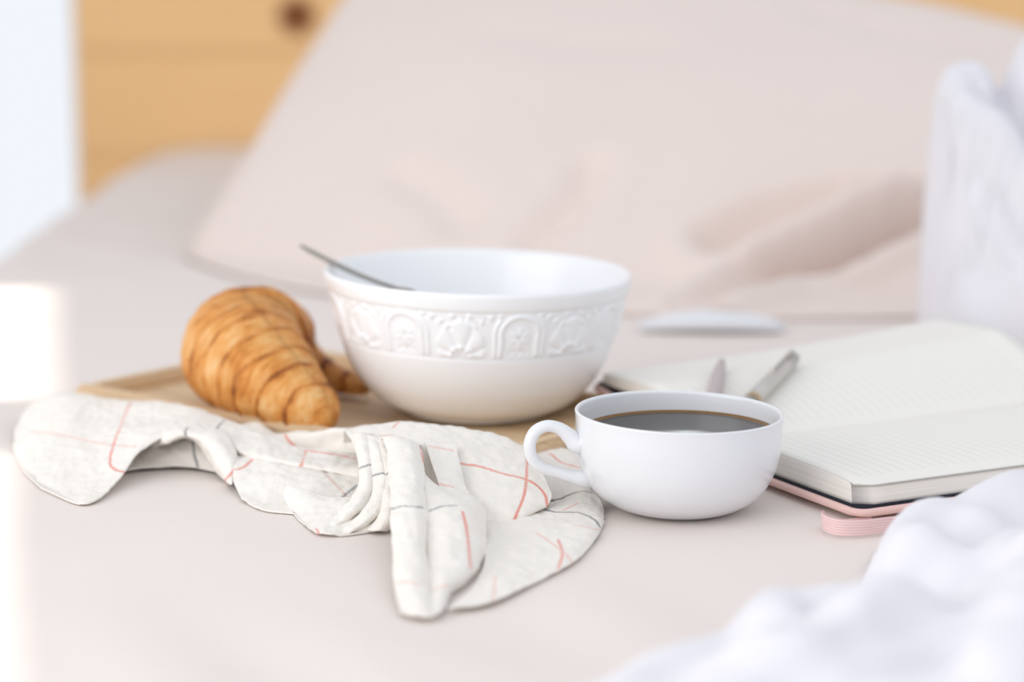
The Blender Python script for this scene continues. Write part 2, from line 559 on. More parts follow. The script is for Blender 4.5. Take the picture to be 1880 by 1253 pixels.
inner = [(0.0862, 0.0808), (0.0835, 0.070), (0.0805, 0.059), (0.0765, 0.047), (0.0695, 0.032), (0.0590, 0.018), (0.044, 0.0095), (0.022, 0.0062), (0.0005, 0.0055)]

def relief(s, t):
    """s in [-.5,.5] across one repeat (rosette at 0, palmette at .5), t in [0,1] up the band"""
    h = np.zeros_like(s)
    X = s * 2.45; Y = t                       # X in band heights
    def line(d, w): return np.exp(-(d / w) ** 2)
    # horseshoe arch around the rosette
    r = np.sqrt(X ** 2 + (Y - 0.52) ** 2)
    arch = np.where(Y > 0.40, np.abs(r - 0.40), np.abs(np.abs(X) - (0.385 + 0.05 * (0.4 - Y))))
    h += 1.0 * line(arch, 0.05)
    arch2 = np.where(Y > 0.40, np.abs(r - 0.53), np.abs(np.abs(X) - 0.52))
    h += 0.8 * line(arch2, 0.035) * (Y < 0.86)
    # rosette: petals on a dome with dimples
    a = np.arctan2(X, Y - 0.45); rr = np.sqrt(X ** 2 + (Y - 0.45) ** 2)
    h += 0.75 * np.clip(1 - (rr / 0.27) ** 2, 0, 1) * (0.72 + 0.28 * np.cos(6 * a))
    h -= 0.7 * line(rr, 0.05)
    for (dx, dy) in ((-0.17, 0.12), (0.17, 0.12), (0, 0.10), (-0.08, 0.16), (0.08, 0.16)):
        h -= 0.5 * line(np.sqrt((X - dx) ** 2 + (Y - dy) ** 2), 0.04)
    # palmette between the arches
    Xp = np.where(s > 0, s - 0.5, s + 0.5) * 2.45
    a2 = np.arctan2(Xp, Y - 0.02 + 1e-6); r2 = np.sqrt(Xp ** 2 + (Y - 0.02) ** 2)
    reach = 0.86 - 0.22 * np.abs(a2)
    leaf = np.abs(np.cos(a2 * 4.0))
    m = np.clip((reach - r2) / 0.08, 0, 1) * np.clip(r2 / 0.15, 0, 1) * (np.abs(Xp) < 0.72)
    h += m * (0.95 * leaf ** 0.7 - 0.1) * np.clip((arch2 - 0.05) / 0.06, 0, 1) 
    h += 0.7 * line(np.abs(r2 - 0.22), 0.05) * (Y > 0.03)
    # little scrolls and drops under the lip
    for (dx, dy, w) in ((0.62, 0.90, 0.06), (0.80, 0.80, 0.05), (0.42, 0.95, 0.05), (1.05, 0.93, 0.06), (0.93, 0.70, .045)):
        h += 0.8 * line(np.sqrt((np.abs(X) - dx) ** 2 + (Y - dy) ** 2), w)
        h -= 0.5 * line(np.sqrt((np.abs(X) - dx - 0.09) ** 2 + (Y - dy + 0.05) ** 2), w * 0.8)
    return h * np.clip(t / 0.05, 0, 1) * np.clip((1 - t) / 0.05, 0, 1)

ths = np.arange(NB) * 2 * math.pi / NB
PHASE = math.radians(-90 + 17)
rows = []
for (r, z) in prof: rows.append(np.stack([np.full(NB, r), np.full(NB, z)], -1))
for (r, z) in rr_line: rows.append(np.stack([np.full(NB, r), np.full(NB, z)], -1))
per = 2 * math.pi / 8
for (r, z, t) in band:
    s = ((ths - PHASE) / per + 0.5) % 1.0 - 0.5
    h = relief(s, np.full(NB, t))
    rows.append(np.stack([r - 0.0004 + 0.0012 * h, np.full(NB, z)], -1))
for (r, z) in smooth_prof(lip, 26): rows.append(np.stack([np.full(NB, r), np.full(NB, z)], -1))
for (r, z) in smooth_prof(inner, 40)[1:]: rows.append(np.stack([np.full(NB, r), np.full(NB, z)], -1))
R = np.stack(rows)
Vb = np.stack([R[..., 0] * np.cos(ths), R[..., 0] * np.sin(ths), R[..., 1]], -1).reshape(-1, 3)
bowl = obj('bowl', Vb, grid_faces(NB, len(rows), True), M_bowl)
bowl.location = BOWL + np.array((0, 0, 0.0009))
bowl.rotation_euler = (0, math.radians(1.3), 0)
tag(bowl, 'white ceramic bowl with an embossed band of arches and leaves on wooden tray', 'bowl')

# ------------------------------------------------------------------ spoon resting on the bowl's rim
path = [at(552, 451, 1.415), at(575, 464, 1.411), at(610, 482, 1.404), at(650, 501, 1.392), at(690, 517, 1.376), at(725, 529, 1.360), at(770, 546, 1.342)]
end = BOWL + np.array((-0.004, -0.045, 0.0135))
path += [0.5 * (path[-1] + end) + np.array((0.0, 0.0, 0.001)), end]
C = catmull(np.array(path), 90)
T = np.gradient(C, axis=0); T /= np.linalg.norm(T, axis=1, keepdims=True)
L = np.concatenate([[0], np.cumsum(np.linalg.norm(np.diff(C, axis=0), axis=1))]); tt = L / L[-1]
side = np.cross(T, np.array((0, 0, 1.0))); side /= np.linalg.norm(side, axis=1, keepdims=True)
upn = np.cross(side, T)
wid = np.interp(tt, [0, .02, .05, .12, .35, .60, .70, .80, .90, .97, 1.0], [.0012, .0022, .0030, .0028, .0020, .0018, .006, .0125, .0135, .009, .003])
thk = np.interp(tt, [0, .05, .4, .7, 1.0], [.0007, .0009, .0011, .0009, .0007])
cup_ = np.interp(tt, [0, .62, .75, .88, 1.0], [0, 0, .0045, .005, .001])
nr = 13
top = []; bot = []
for i in range(90):
    for k in range(nr):
        q = -1 + 2 * k / (nr - 1)
        p = C[i] + side[i] * wid[i] * q
        dz = upn[i] * (-(1 - q * q) * cup_[i])
        e = thk[i] * (0.35 + 0.65 * math.sqrt(max(0, 1 - q * q)))
        top.append(p + dz + upn[i] * e); bot.append(p + dz - upn[i] * e)
fs = grid_faces(nr, 90) + [tuple(reversed(q)) for q in grid_faces(nr, 90, off=90 * nr)]
m0 = 90 * nr
for i in range(89):
    for k in (0, nr - 1):
        fs.append((i * nr + k, (i + 1) * nr + k, m0 + (i + 1) * nr + k, m0 + i * nr + k))
for k in range(nr - 1):
    fs.append((k, k + 1, m0 + k + 1, m0 + k)); fs.append((89 * nr + k, 89 * nr + k + 1, m0 + 89 * nr + k + 1, m0 + 89 * nr + k))
spoon = fix_normals(obj('spoon', top + bot, fs, M_steel))
tag(spoon, 'stainless steel spoon with a curved handle resting inside the white bowl', 'spoon')

# ------------------------------------------------------------------ croissant
M_cro, _nt, _b = new_mat('baked_crust', (0.7, 0.3, 0.07), 0.42, 0.4)
at_s = _nt.nodes.new('ShaderNodeAttribute'); at_s.attribute_name = 'bake'
uvn = _nt.nodes.new('ShaderNodeUVMap')
mp = _nt.nodes.new('ShaderNodeMapping'); mp.inputs['Scale'].default_value = (34, 2.6, 1)
_nt.links.new(uvn.outputs[0], mp.inputs[0])
n1 = tex_noise(_nt, 4.0, 6, mp.outputs[0], 0.65)
n2 = tex_noise(_nt, 55, 4, coords(_nt))
n3 = tex_noise(_nt, 420, 3, coords(_nt))
sm = math_n(_nt, 'ADD', math_n(_nt, 'MULTIPLY', at_s.outputs['Fac'], 0.25),
            math_n(_nt, 'ADD', math_n(_nt, 'MULTIPLY', n1.outputs['Fac'], 0.72), math_n(_nt, 'MULTIPLY', n2.outputs['Fac'], 0.60)))
colc = ramp(_nt, sm, [(0.50, (0.93, 0.66, 0.36)), (0.65, (0.90, 0.48, 0.16)), (0.80, (0.76, 0.30, 0.055)), (0.92, (0.44, 0.13, 0.018)), (1.0, (0.22, 0.06, 0.01))])
_nt.links.new(colc, _b.inputs['Base Color'])
bump_from(_nt, _b, math_n(_nt, 'ADD', n1.outputs['Fac'], math_n(_nt, 'MULTIPLY', n3.outputs['Fac'], 0.35)), 0.8, 0.0026)
_b.inputs['Subsurface Weight'].default_value = 0.05
_b.inputs['Subsurface Radius'].default_value = (0.01, 0.005, 0.002)

ctl = np.array([(-0.0880, 1.4235, 0.0148, 0.0052), (-0.0945, 1.428, 0.0160, 0.0078), (-0.1120, 1.442, 0.0185, 0.0105), (-0.1310, 1.450, 0.0270, 0.0180), (-0.1475, 1.433, 0.0420, 0.0325), (-0.1590, 1.406, 0.0425, 0.0370),
                (-0.1500, 1.378, 0.0395, 0.0340), (-0.1365, 1.356, 0.0335, 0.0285), (-0.1240, 1.341, 0.0272, 0.0222), (-0.1130, 1.330, 0.0220, 0.0172), (-0.1065, 1.3235, 0.0188, 0.0128), (-0.1030, 1.3198, 0.0170, 0.0070)])
NS, NC = 330, 120
CC = catmull(ctl, NS)
ctr, rad = CC[:, :3], CC[:, 3]
T = np.gradient(ctr, axis=0); T /= np.linalg.norm(T, axis=1, keepdims=True)
sarc = np.concatenate([[0], np.cumsum(np.linalg.norm(np.diff(ctr, axis=0), axis=1))]); sarc /= sarc[-1]
mid = sarc[np.argmax(rad)]
Vc = []; bake = []; uvs = []
NRID = 12.5
for i in range(NS):
    b_ = np.cross(T[i], (0, 0, 1.0)); b_ /= np.linalg.norm(b_)
    nn = np.cross(b_, T[i])
    for k in range(NC):
        a = 2 * math.pi * k / NC
        # wraps: each layer is a step, its edge slanted round the body
        dist = (sarc[i] - mid) if sarc[i] > mid else (mid - sarc[i])
        side_len = (1 - mid) if sarc[i] > mid else mid
        ph = (dist / side_len) ** 0.72 * NRID * 0.72 + 0.22 * math.sin(a + 0.6) + 0.35 * noise.noise(Vector((math.cos(a) * 1.2, math.sin(a) * 1.2, sarc[i] * 7)))
        fr = ph - math.floor(ph)
        step = (1 - fr) ** 0.8 if fr > 0.10 else fr / 0.10
        lump = noise.noise(Vector((math.cos(a) * 1.6, math.sin(a) * 1.6, sarc[i] * 9 + 3)))
        fine = noise.noise(Vector((math.cos(a) * 3, math.sin(a) * 3, sarc[i] * 130)))
        r = rad[i] * (0.93 + (0.07 + 0.06 * min(1, dist / side_len * 1.4)) * step + 0.045 * lump + 0.012 * fine)
        p = ctr[i] + r * (math.cos(a) * nn * 0.97 + math.sin(a) * b_)
        Vc.append(p)
        up = max(0.0, math.cos(a))
        bake.append(min(1, max(0.15, (1 - dist / side_len) / 0.10)) * (0.35 + 0.75 * min(1, dist / side_len * 1.5)) * 0.95 * math.exp(-((fr - 0.06) / 0.20) ** 2) + 0.35 * (fr > 0.80) * (fr - 0.8) / 0.2 + 0.28 * lump + 0.18)
        uvs.append((sarc[i], k / NC))
Vc = np.array(Vc)
fl = TFLOOR + 0.0003
Vc[:, 2] = np.where(Vc[:, 2] < fl + 0.004, fl + np.maximum(0, (Vc[:, 2] - fl + 0.012)) * 0.25, Vc[:, 2])
fcr = grid_faces(NC, NS, True)
k0 = len(Vc)
Vc = np.vstack([Vc, ctr[0] - T[0] * 0.003, ctr[-1] + T[-1] * 0.004]); bake += [0.35, 0.35]; uvs += [(0, 0), (1, 0)]
for k in range(NC):
    fcr.append((k0, (k + 1) % NC, k)); fcr.append((k0 + 1, (NS - 1) * NC + k, (NS - 1) * NC + (k + 1) % NC))
croissant = obj('croissant', Vc, fcr, M_cro)
att = croissant.data.attributes.new('bake', 'FLOAT', 'POINT'); att.data.foreach_set('value', bake)
uvl = croissant.data.uv_layers.new(name='UVMap')
li = np.zeros(len(croissant.data.loops), int); croissant.data.loops.foreach_get('vertex_index', li)
uvl.data.foreach_set('uv', np.array(uvs)[li].reshape(-1))
tag(croissant, 'golden brown flaky croissant curled on the wooden tray beside the bowl', 'croissant')

# ------------------------------------------------------------------ coffee cup
CUP = np.array((0.0832, 1.192, 0.0))
cup = empty('coffee_cup', (CUP[0], CUP[1], 0.0008), (0, math.radians(1.2), 0))
tag(cup, 'white porcelain cup with an ear-shaped handle holding black coffee', 'cup')
po = [(0.0005, 0.0012), (0.022, 0.0012), (0.0262, 0.0), (0.0285, 0.0006), (0.0335, 0.0026), (0.0400, 0.0068), (0.0455, 0.0130), (0.0492, 0.0205), (0.0512, 0.0285), (0.0520, 0.0370), (0.0522, 0.0450), (0.0525, 0.0482)]
pl = [(0.0525, 0.0482), (0.05265, 0.0492), (0.0521, 0.0498), (0.0512, 0.0497), (0.0505, 0.0488)]
pi_ = [(0.0505, 0.0488), (0.0501, 0.0440), (0.0498, 0.0360), (0.0488, 0.0270), (0.0462, 0.0190), (0.041, 0.0110), (0.032, 0.0060), (0.018, 0.0042), (0.0005, 0.0038)]
prof = po[:3] + smooth_prof(po[2:], 60)[1:] + smooth_prof(pl, 12)[1:] + smooth_prof(pi_, 50)[1:]
lathe('body', prof, 160, M_cup, cup)
# handle: drawn in its own plane (r outward, z up), the plane turned a little to the viewer
hp = [(0.0500, 0.0352, .0064), (0.0528, 0.0350, .0056), (0.0562, 0.0378, .0041), (0.0615, 0.0420, .0032), (0.0680, 0.0434, .0030), (0.0738, 0.0406, .0031), (0.0765, 0.0345, .0031), (0.0752, 0.0275, .0030), (0.0705, 0.0225, .0029),
      (0.0625, 0.0195, .0029), (0.0550, 0.0172, .0034), (0.0490, 0.0158, .0042), (0.0438, 0.0148, .0036)]
ha = math.radians(180 + 11)
hc = catmull(np.array(hp), 90)
path = np.stack([hc[:, 0] * math.cos(ha), hc[:, 0] * math.sin(ha), hc[:, 1]], -1)
hn = np.array((math.sin(ha), -math.cos(ha), 0))
sweep('handle', path, hc[:, 2], M_cup, cup, n=24, squash=(1.15, 1.0), normal=hn)
# coffee stays level while the cup tilts
zc = 0.0390
ang = np.linspace(0, 2 * math.pi, 128, endpoint=False)
v = [(0, 0, 0)]; f = []
radc = [0.012, 0.03, 0.042, 0.0478, 0.0488, 0.0494]; zz = [0, 0, 0, 0.0, 0.0003, 0.0009]
for r, z in zip(radc, zz):
    v += [(r * math.cos(a), r * math.sin(a), z) for a in ang]
for k in range(128): f.append((0, 1 + k, 1 + (k + 1) % 128))
f += grid_faces(128, len(radc), True, off=1)
nb = len(v)
for r, z in ((0.0485, -0.006), (0.046, -0.014), (0.038, -0.025), (0.028, -0.0315)):
    v += [(r * math.cos(a), r * math.sin(a), z) for a in ang]
f += grid_faces(128, 5, True, off=nb - 128)
v.append((0, 0, -0.0325)); c_ = len(v) - 1
for k in range(128): f.append((c_, c_ - 128 + (k + 1) % 128, c_ - 128 + k))
coffee = fix_normals(obj('coffee', v, f, M_coffee))
coffee.location = (CUP[0] + 0.0008, CUP[1], zc + 0.0008)
tag(coffee, 'dark black coffee filling the white porcelain cup', 'coffee')

# ------------------------------------------------------------------ notebook
NA = np.array((0.887, 0.462)); NA /= np.linalg.norm(NA)
NBv = np.array((NA[1], -NA[0]))                  # from the spine towards the near fore edge
NC0 = np.array((0.1705, 1.158))                  # near left corner of the cover
PW, PL_ = 0.132, 0.250
nang = math.atan2(NA[1], NA[0])
# local frame: x along the spine, y towards far side, origin at near-left cover corner
note = empty('notebook', (NC0[0], NC0[1], 0.0), (0, 0, nang))
tag(note, 'open ruled notebook with cream pages and a pink cover', 'notebook')
M_pink, _nt, _b = new_mat('pink_leatherette', (0.88, 0.60, 0.55), 0.55, 0.35)
bump_from(_nt, _b, tex_noise(_nt, 500, 4, coords(_nt)).outputs['Fac'], 0.2, 0.0004)
M_black, _, _ = new_mat('black_matte', (0.012, 0.016, 0.026), 0.7)  # thin near-black layer between cover and page block
def page_mat():
    m, nt, b = new_mat('ruled_paper', (0.90, 0.87, 0.815), 0.85, 0.2)
    c = coords(nt)
    sx = nt.nodes.new('ShaderNodeSeparateXYZ'); nt.links.new(c, sx.inputs[0])
    x, y, z = sx.outputs
    # ruling: lines across the page every 6.6 mm along the spine
    ph = math_n(nt, 'FRACT', math_n(nt, 'DIVIDE', math_n(nt, 'SUBTRACT', x, 0.0140), 0.0066))
    ln = math_n(nt, 'LESS_THAN', ph, 0.055)
    rel = math_n(nt, 'ABSOLUTE', math_n(nt, 'SUBTRACT', y, PW + 0.004))
    inner = math_n(nt, 'MULTIPLY', math_n(nt, 'GREATER_THAN', rel, 0.009), math_n(nt, 'LESS_THAN', rel, PW - 0.0135))
    rng_ = math_n(nt, 'MULTIPLY', math_n(nt, 'GREATER_THAN', x, 0.0135), math_n(nt, 'LESS_THAN', x, PL_ - 0.014))
    geo = nt.nodes.new('ShaderNodeNewGeometry')
    sn = nt.nodes.new('ShaderNodeSeparateXYZ'); nt.links.new(geo.outputs['Normal'], sn.inputs[0])
    upw = math_n(nt, 'GREATER_THAN', sn.outputs[2], 0.5)
    mask = math_n(nt, 'MULTIPLY', math_n(nt, 'MULTIPLY', ln, inner), math_n(nt, 'MULTIPLY', rng_, upw))
    col = mix_col(nt, mask, (0.90, 0.87, 0.815), (0.66, 0.65, 0.62))
    # leaf edges of the block
    st = nt.nodes.new('ShaderNodeTexNoise'); st.inputs['Scale'].default_value = 1.0; st.inputs['Detail'].default_value = 2
    mp = nt.nodes.new('ShaderNodeMapping'); mp.inputs['Scale'].default_value = (6, 6, 900)
    nt.links.new(c, mp.inputs[0]); nt.links.new(mp.outputs[0], st.inputs['Vector'])
    sidef = math_n(nt, 'MULTIPLY', math_n(nt, 'SUBTRACT', 1.0, upw), ramp(nt, st.outputs['Fac'], [(0.45, (0, 0, 0)), (0.75, (.55, .55, .55))]))
    col = mix_col(nt, sidef, col, (0.70, 0.67, 0.60))
    nt.links.new(col, b.inputs['Base Color'])
    b.inputs['Subsurface Weight'].default_value = 0.0
    return m
M_page = page_mat()
COVER_Z = 0.0028; COVER_T = 0.0042
def rounded_rect(x0, x1, y0_, y1_, r, n=8):
    pts = []
    for (cx, cy, a0) in ((x1 - r, y1_ - r, 0), (x0 + r, y1_ - r, 90), (x0 + r, y0_ + r, 180), (x1 - r, y0_ + r, 270)):
        for k in range(n + 1):
            a = math.radians(a0 + 90 * k / n)
            pts.append((cx + r * math.cos(a), cy + r * math.sin(a)))
    return pts
def slab(name, pts, z0, z1, mat, parent, rnd=0.0, zfun=None):
    """plate with rounded edge from an outline; zfun lifts it locally"""
    n = len(pts); P = np.array(pts); c = P.mean(0)
    rings = []
    k = 6
    h = (z1 - z0) / 2
    for i in range(k + 1):
        a = -math.pi / 2 + math.pi * i / k
        inset = rnd * (1 - math.cos(a)); z = (z0 + z1) / 2 + h * math.sin(a)
        rings.append((inset, z))
    rings = [(0.02, z0)] + rings + [(0.02, z1)]
    v = []
    for ins, z in rings:
        for p in P:
            d = c - p; s = np.sign(d)
            q = p + s * np.minimum(np.abs(d), ins)
            zz = z + (zfun(q[0], q[1]) if zfun else 0)
            v.append((q[0], q[1], zz))
    f = grid_faces(n, len(rings), True)
    f.append(tuple(range(n))[::-1]); f.append(tuple((len(rings) - 1) * n + i for i in range(n)))
    return fix_normals(obj(name, v, f, mat, parent))
SPY = PW + 0.004                                  # spine position in local y
# far half of the cover rises a little where it rides on the tray's rim
def lift(y): return 0.0 if y < SPY else 0.0165 * min(1, (y - SPY) / 0.09) ** 1.3
for nm, ya, yb in (('cover', 0.0, SPY - 0.002), ('cover', SPY + 0.002, 2 * SPY)):
    pts = rounded_rect(0, PL_ + 0.008, ya, yb, 0.009)
    o = slab(nm, pts, COVER_Z, COVER_Z + COVER_T, M_pink, note, 0.0020, (lambda x, y: lift(y)))
    o2 = slab('dark_layer', rounded_rect(0.0022, PL_ + 0.0058, ya + (0.0022 if ya == 0 else 0), yb - (0.0022 if ya > 0 else 0), 0.007), COVER_Z + COVER_T + 0.0001, COVER_Z + COVER_T + 0.0011, M_black, note, 0.0003, (lambda x, y: lift(y)))
o = slab('spine', rounded_rect(0, PL_ + 0.008, SPY - 0.004, SPY + 0.004, 0.002), COVER_Z - 0.0003, COVER_Z + 0.0036, M_pink, note, 0.0015)

def page_block(name, side, ztop, parent, zb0=None, loose=False, skew=0.0, thick=None):
    """page block: side -1 near half, +1 far half; ztop(t) height along spine->fore edge"""
    n, m = 40, 30
    zb_ = COVER_Z + COVER_T + 0.0012
    top = []; botm = []
    for j in range(m):
        x = 0.004 + PL_ * j / (m - 1)
        for i in range(n):
            t = i / (n - 1)
            rc = 0.006
            # rounded outer corners
            yy = t * PW
            e = min(x - 0.004, 0.004 + PL_ - x)
            lim = PW - (rc - math.sqrt(max(0, rc * rc - (rc - e) ** 2)) if e < rc else 0)
            yy = min(yy, lim)
            Yl = SPY + side * yy
            zt = ztop(t, j / (m - 1))
            lo = zb_ + (lift(Yl) if side > 0 else 0)
            if thick: lo = zt - thick
            # leaves fan slightly: the upper leaves end a bit short of the lower ones
            sh = skew * t
            top.append((x, SPY + side * (yy - sh), zt)); botm.append((x, Yl, min(lo, zt - 0.0002)))
    K = 7
    v = list(top); layers = [np.array(top)]
    for k in range(1, K):
        q = k / (K - 1)
        A = np.array(top) * (1 - q) + np.array(botm) * q
        layers.append(A)
    f = grid_faces(n, m) + [tuple(reversed(q)) for q in grid_faces(n, m, off=(K - 1) * n * m)]
    V = np.concatenate(layers)
    border = [i for i in range(n)] + [j * n + n - 1 for j in range(1, m)] + [(m - 1) * n + i for i in range(n - 2, -1, -1)] + [j * n for j in range(m - 2, 0, -1)]
    nbd = len(border)
    for k in range(K - 1):
        for i in range(nbd):
            a, b2 = border[i], border[(i + 1) % nbd]
            f.append((k * n * m + a, (k + 1) * n * m + a, (k + 1) * n * m + b2, k * n * m + b2))
    return fix_normals(obj(name, V, f, M_page, parent))

def near_top(t, s): 
    return 0.0125 + 0.0085 * min(1, t / 0.22) ** 0.6 - 0.0015 * t - 0.002 * max(0, (t - .8) / .2) ** 2
def far_top(t, s):
    base_ = 0.0125 + 0.0205 * min(1, t / 0.55) ** 0.75 - 0.0030 * max(0, t - 0.55) / 0.45
    return base_ + 0.012 * s * s * (0.25 + 0.75 * min(1, t / 0.5))
page_block('page_block', -1, near_top, note, skew=0.0012)
page_block('page_block', 1, far_top, note, skew=0.0015)
for k in range(3):
    page_block('page', -1, lambda t, s, k=k: near_top(t, s) + 0.00016 * (k + 1) + 0.00015 * k * t * (0.4 + 0.6 * s), note, thick=0.00012, skew=0.0016 + 0.0004 * k)
page_block('page', 1, lambda t, s: far_top(t, s) + 0.0003 + 0.0005 * t * s, note, thick=0.00015, skew=0.002)

# elastic closure: ribbed pink band lying in a loose loop in front of the cover
M_band, _nt, _b = new_mat('pink_elastic', (0.80, 0.52, 0.50), 0.8, 0.2)
bump_from(_nt, _b, tex_noise(_nt, 900, 2, coords(_nt)).outputs['Fac'], 0.2, 0.0003)
_uvb = _nt.nodes.new('ShaderNodeUVMap'); _sb = _nt.nodes.new('ShaderNodeSeparateXYZ'); _nt.links.new(_uvb.outputs[0], _sb.inputs[0])
_rib = math_n(_nt, 'ABSOLUTE', math_n(_nt, 'SINE', math_n(_nt, 'MULTIPLY', _sb.outputs[1], math.pi * 6)))
_nt.links.new(ramp(_nt, _rib, [(0.0, (0.66, 0.38, 0.37)), (0.5, (0.88, 0.66, 0.65))]), _b.inputs['Base Color'])
loop_px = [(1760, 962, 0.0012), (1700, 970, 0.001), (1640, 977, 0.001), (1580, 984, 0.001), (1540, 984, 0.001), (1517, 977, 0.001), (1512, 969, 0.001), (1522, 965, 0.0008), (1550, 962, 0.0006), (1600, 956, 0.0005)]
lp = catmull(np.array([at(*p) for p in loop_px]), 90)
hgt = np.interp(np.linspace(0, 1, 90), [0, 0.55, 0.68, 0.80, 1.0], [0.0075, 0.0085, 0.0085, 0.0024, 0.0018])
ribs = 6
vb_ = []; nr_ = 0
T = np.gradient(lp, axis=0); T[:, 2] = 0; T /= np.linalg.norm(T, axis=1, keepdims=True)
sideb = np.stack([-T[:, 1], T[:, 0], np.zeros(90)], -1)
NR = 49
for i in range(90):
    for k in range(NR):
        q = k / (NR - 1)
        bulge = 0.00032 * abs(math.sin(math.pi * ribs * q))
        lean = 0.0006 * q
        vb_.append(lp[i] + np.array((0, 0, hgt[i] * q)) + sideb[i] * (0.0004 + bulge + lean))
for i in range(90):
    for k in range(NR):
        q = k / (NR - 1)
        bulge = 0.00032 * abs(math.sin(math.pi * ribs * q))
        vb_.append(lp[i] + np.array((0, 0, hgt[i] * q)) - sideb[i] * (0.0004 + bulge - 0.0006 * q))
fb = grid_faces(NR, 90) + grid_faces(NR, 90, off=90 * NR)
for i in range(89):
    for k in (0, NR - 1):
        fb.append((i * NR + k, (i + 1) * NR + k, 90 * NR + (i + 1) * NR + k, 90 * NR + i * NR + k))
band_o = fix_normals(obj('elastic_band', vb_, fb, M_band))
_ul = band_o.data.uv_layers.new(name='UVMap')
_li = np.zeros(len(band_o.data.loops), int); band_o.data.loops.foreach_get('vertex_index', _li)
_ul.data.foreach_set('uv', np.stack([(_li // NR) / 90.0, (_li % NR) / (NR - 1)], -1).reshape(-1))
band_o.parent = note
from mathutils import Matrix
band_o.matrix_parent_inverse = (Matrix.Translation(note.location) @ Matrix.Rotation(nang, 4, 'Z')).inverted()
tag(band_o, 'ribbed pink elastic band loop')

# ------------------------------------------------------------------ pens on the far page
def page_z(p):
    d = np.array(p[:2]) - NC0
    yl = d @ np.array((-NA[1], NA[0]))
    xl = d @ NA
    t = (yl - SPY) / PW
    return far_top(min(max(t, 0), 1), min(max(xl / PL_, 0), 1)) + 0.0010 if t > 0 else near_top(min(-t, 1), 0)
def pen(name, tip_px, tail_px, r, mat, accent, label, group, extra):
    zt = 0.033
    for _ in range(6):
        a = at(*tip_px, zt); zt = page_z(a) + r + 0.0008
    zq = 0.028
    b_ = at(*tail_px, zq)
    d = (b_ - a); d[2] = 0; d /= np.linalg.norm(d)
    a2 = a; length = 0.135
    b2 = a + d * length
    # lie on the page: heights under both ends
    za = a[2]; zb2 = max(page_z(a + d * 0.06), 0.020) + r + 0.0008
    # straight body touching the page at the high points
    slope = (zb2 - za) / 0.06
    root = empty(name, tuple(a))
    root.rotation_euler = Vector((d[0], d[1], slope)).to_track_quat('X', 'Z').to_euler()
    tag(root, label, 'pen', group)
    def seg(nm, s0, s1, rads, m):
        n = 24
        s = np.linspace(s0, s1, len(rads))
        P = np.stack([s, np.zeros_like(s), np.zeros_like(s)], -1)
        return sweep(nm, P, rads, m, root, n=20)
    extra(seg, r, mat, accent, length, root)
    return root
M_pengrey, _nt, _b = new_mat('pen_taupe', (0.50, 0.43, 0.43), 0.35, 0.4)
bump_from(_nt, _b, tex_noise(_nt, 400, 2, coords(_nt)).outputs['Fac'], 0.05, 0.0003)
M_pensteel, _nt, _b = new_mat('pen_metal', (0.60, 0.57, 0.53), 0.28)
_b.inputs['Metallic'].default_value = 0.85
bump_from(_nt, _b, tex_noise(_nt, 400, 2, coords(_nt)).outputs['Fac'], 0.05, 0.0003)
M_pengold, _, _b = new_mat('pen_brass', (0.62, 0.44, 0.25), 0.3)
_b.inputs['Metallic'].default_value = 0.8
def taupe_pen(seg, r, m, acc, L_, root):
    seg('barrel', 0.006, L_ * 0.62, [r * .55, r * .8, r * .95, r, r, r, r], m)
    seg('end_cap', 0.0, 0.0062, [r * .2, r * .45, r * .55], acc)
    seg('grip', L_ * 0.62, L_ * 0.9, [r, r * 1.02, r * 1.02, r * .9], acc)
    seg('nib', L_ * 0.9, L_, [r * .85, r * .5, r * .18], m)
def steel_pen(seg, r, m, acc, L_, root):
    seg('barrel', 0.004, L_ * 0.55, [r * .92, r, r, r, r], m)
    seg('end_cap', 0.0, 0.0042, [r * .6, r * .85, r * .92], m)
    seg('ring', L_ * 0.55, L_ * 0.575, [r * 1.06, r * 1.06], acc)
    seg('grip', L_ * 0.575, L_ * 0.9, [r, r, r * .95, r * .85], m)
    seg('nib', L_ * 0.9, L_, [r * .8, r * .45, r * .15], acc)
    box('clip', (0.004, -0.0011, r), (0.040, 0.0011, r + 0.0014), m, root, 0.0004)
pen('pen', (1326, 662), (1316, 722), 0.0043, M_pengrey, M_pengrey, 'slim matte taupe pen lying on the notebook behind the cup', 'pens on the notebook', taupe_pen)
pen('pen', (1459, 655), (1388, 735), 0.0046, M_pensteel, M_pengold, 'silver metal pen with a clip lying aslant on the notebook', 'pens on the notebook', steel_pen)

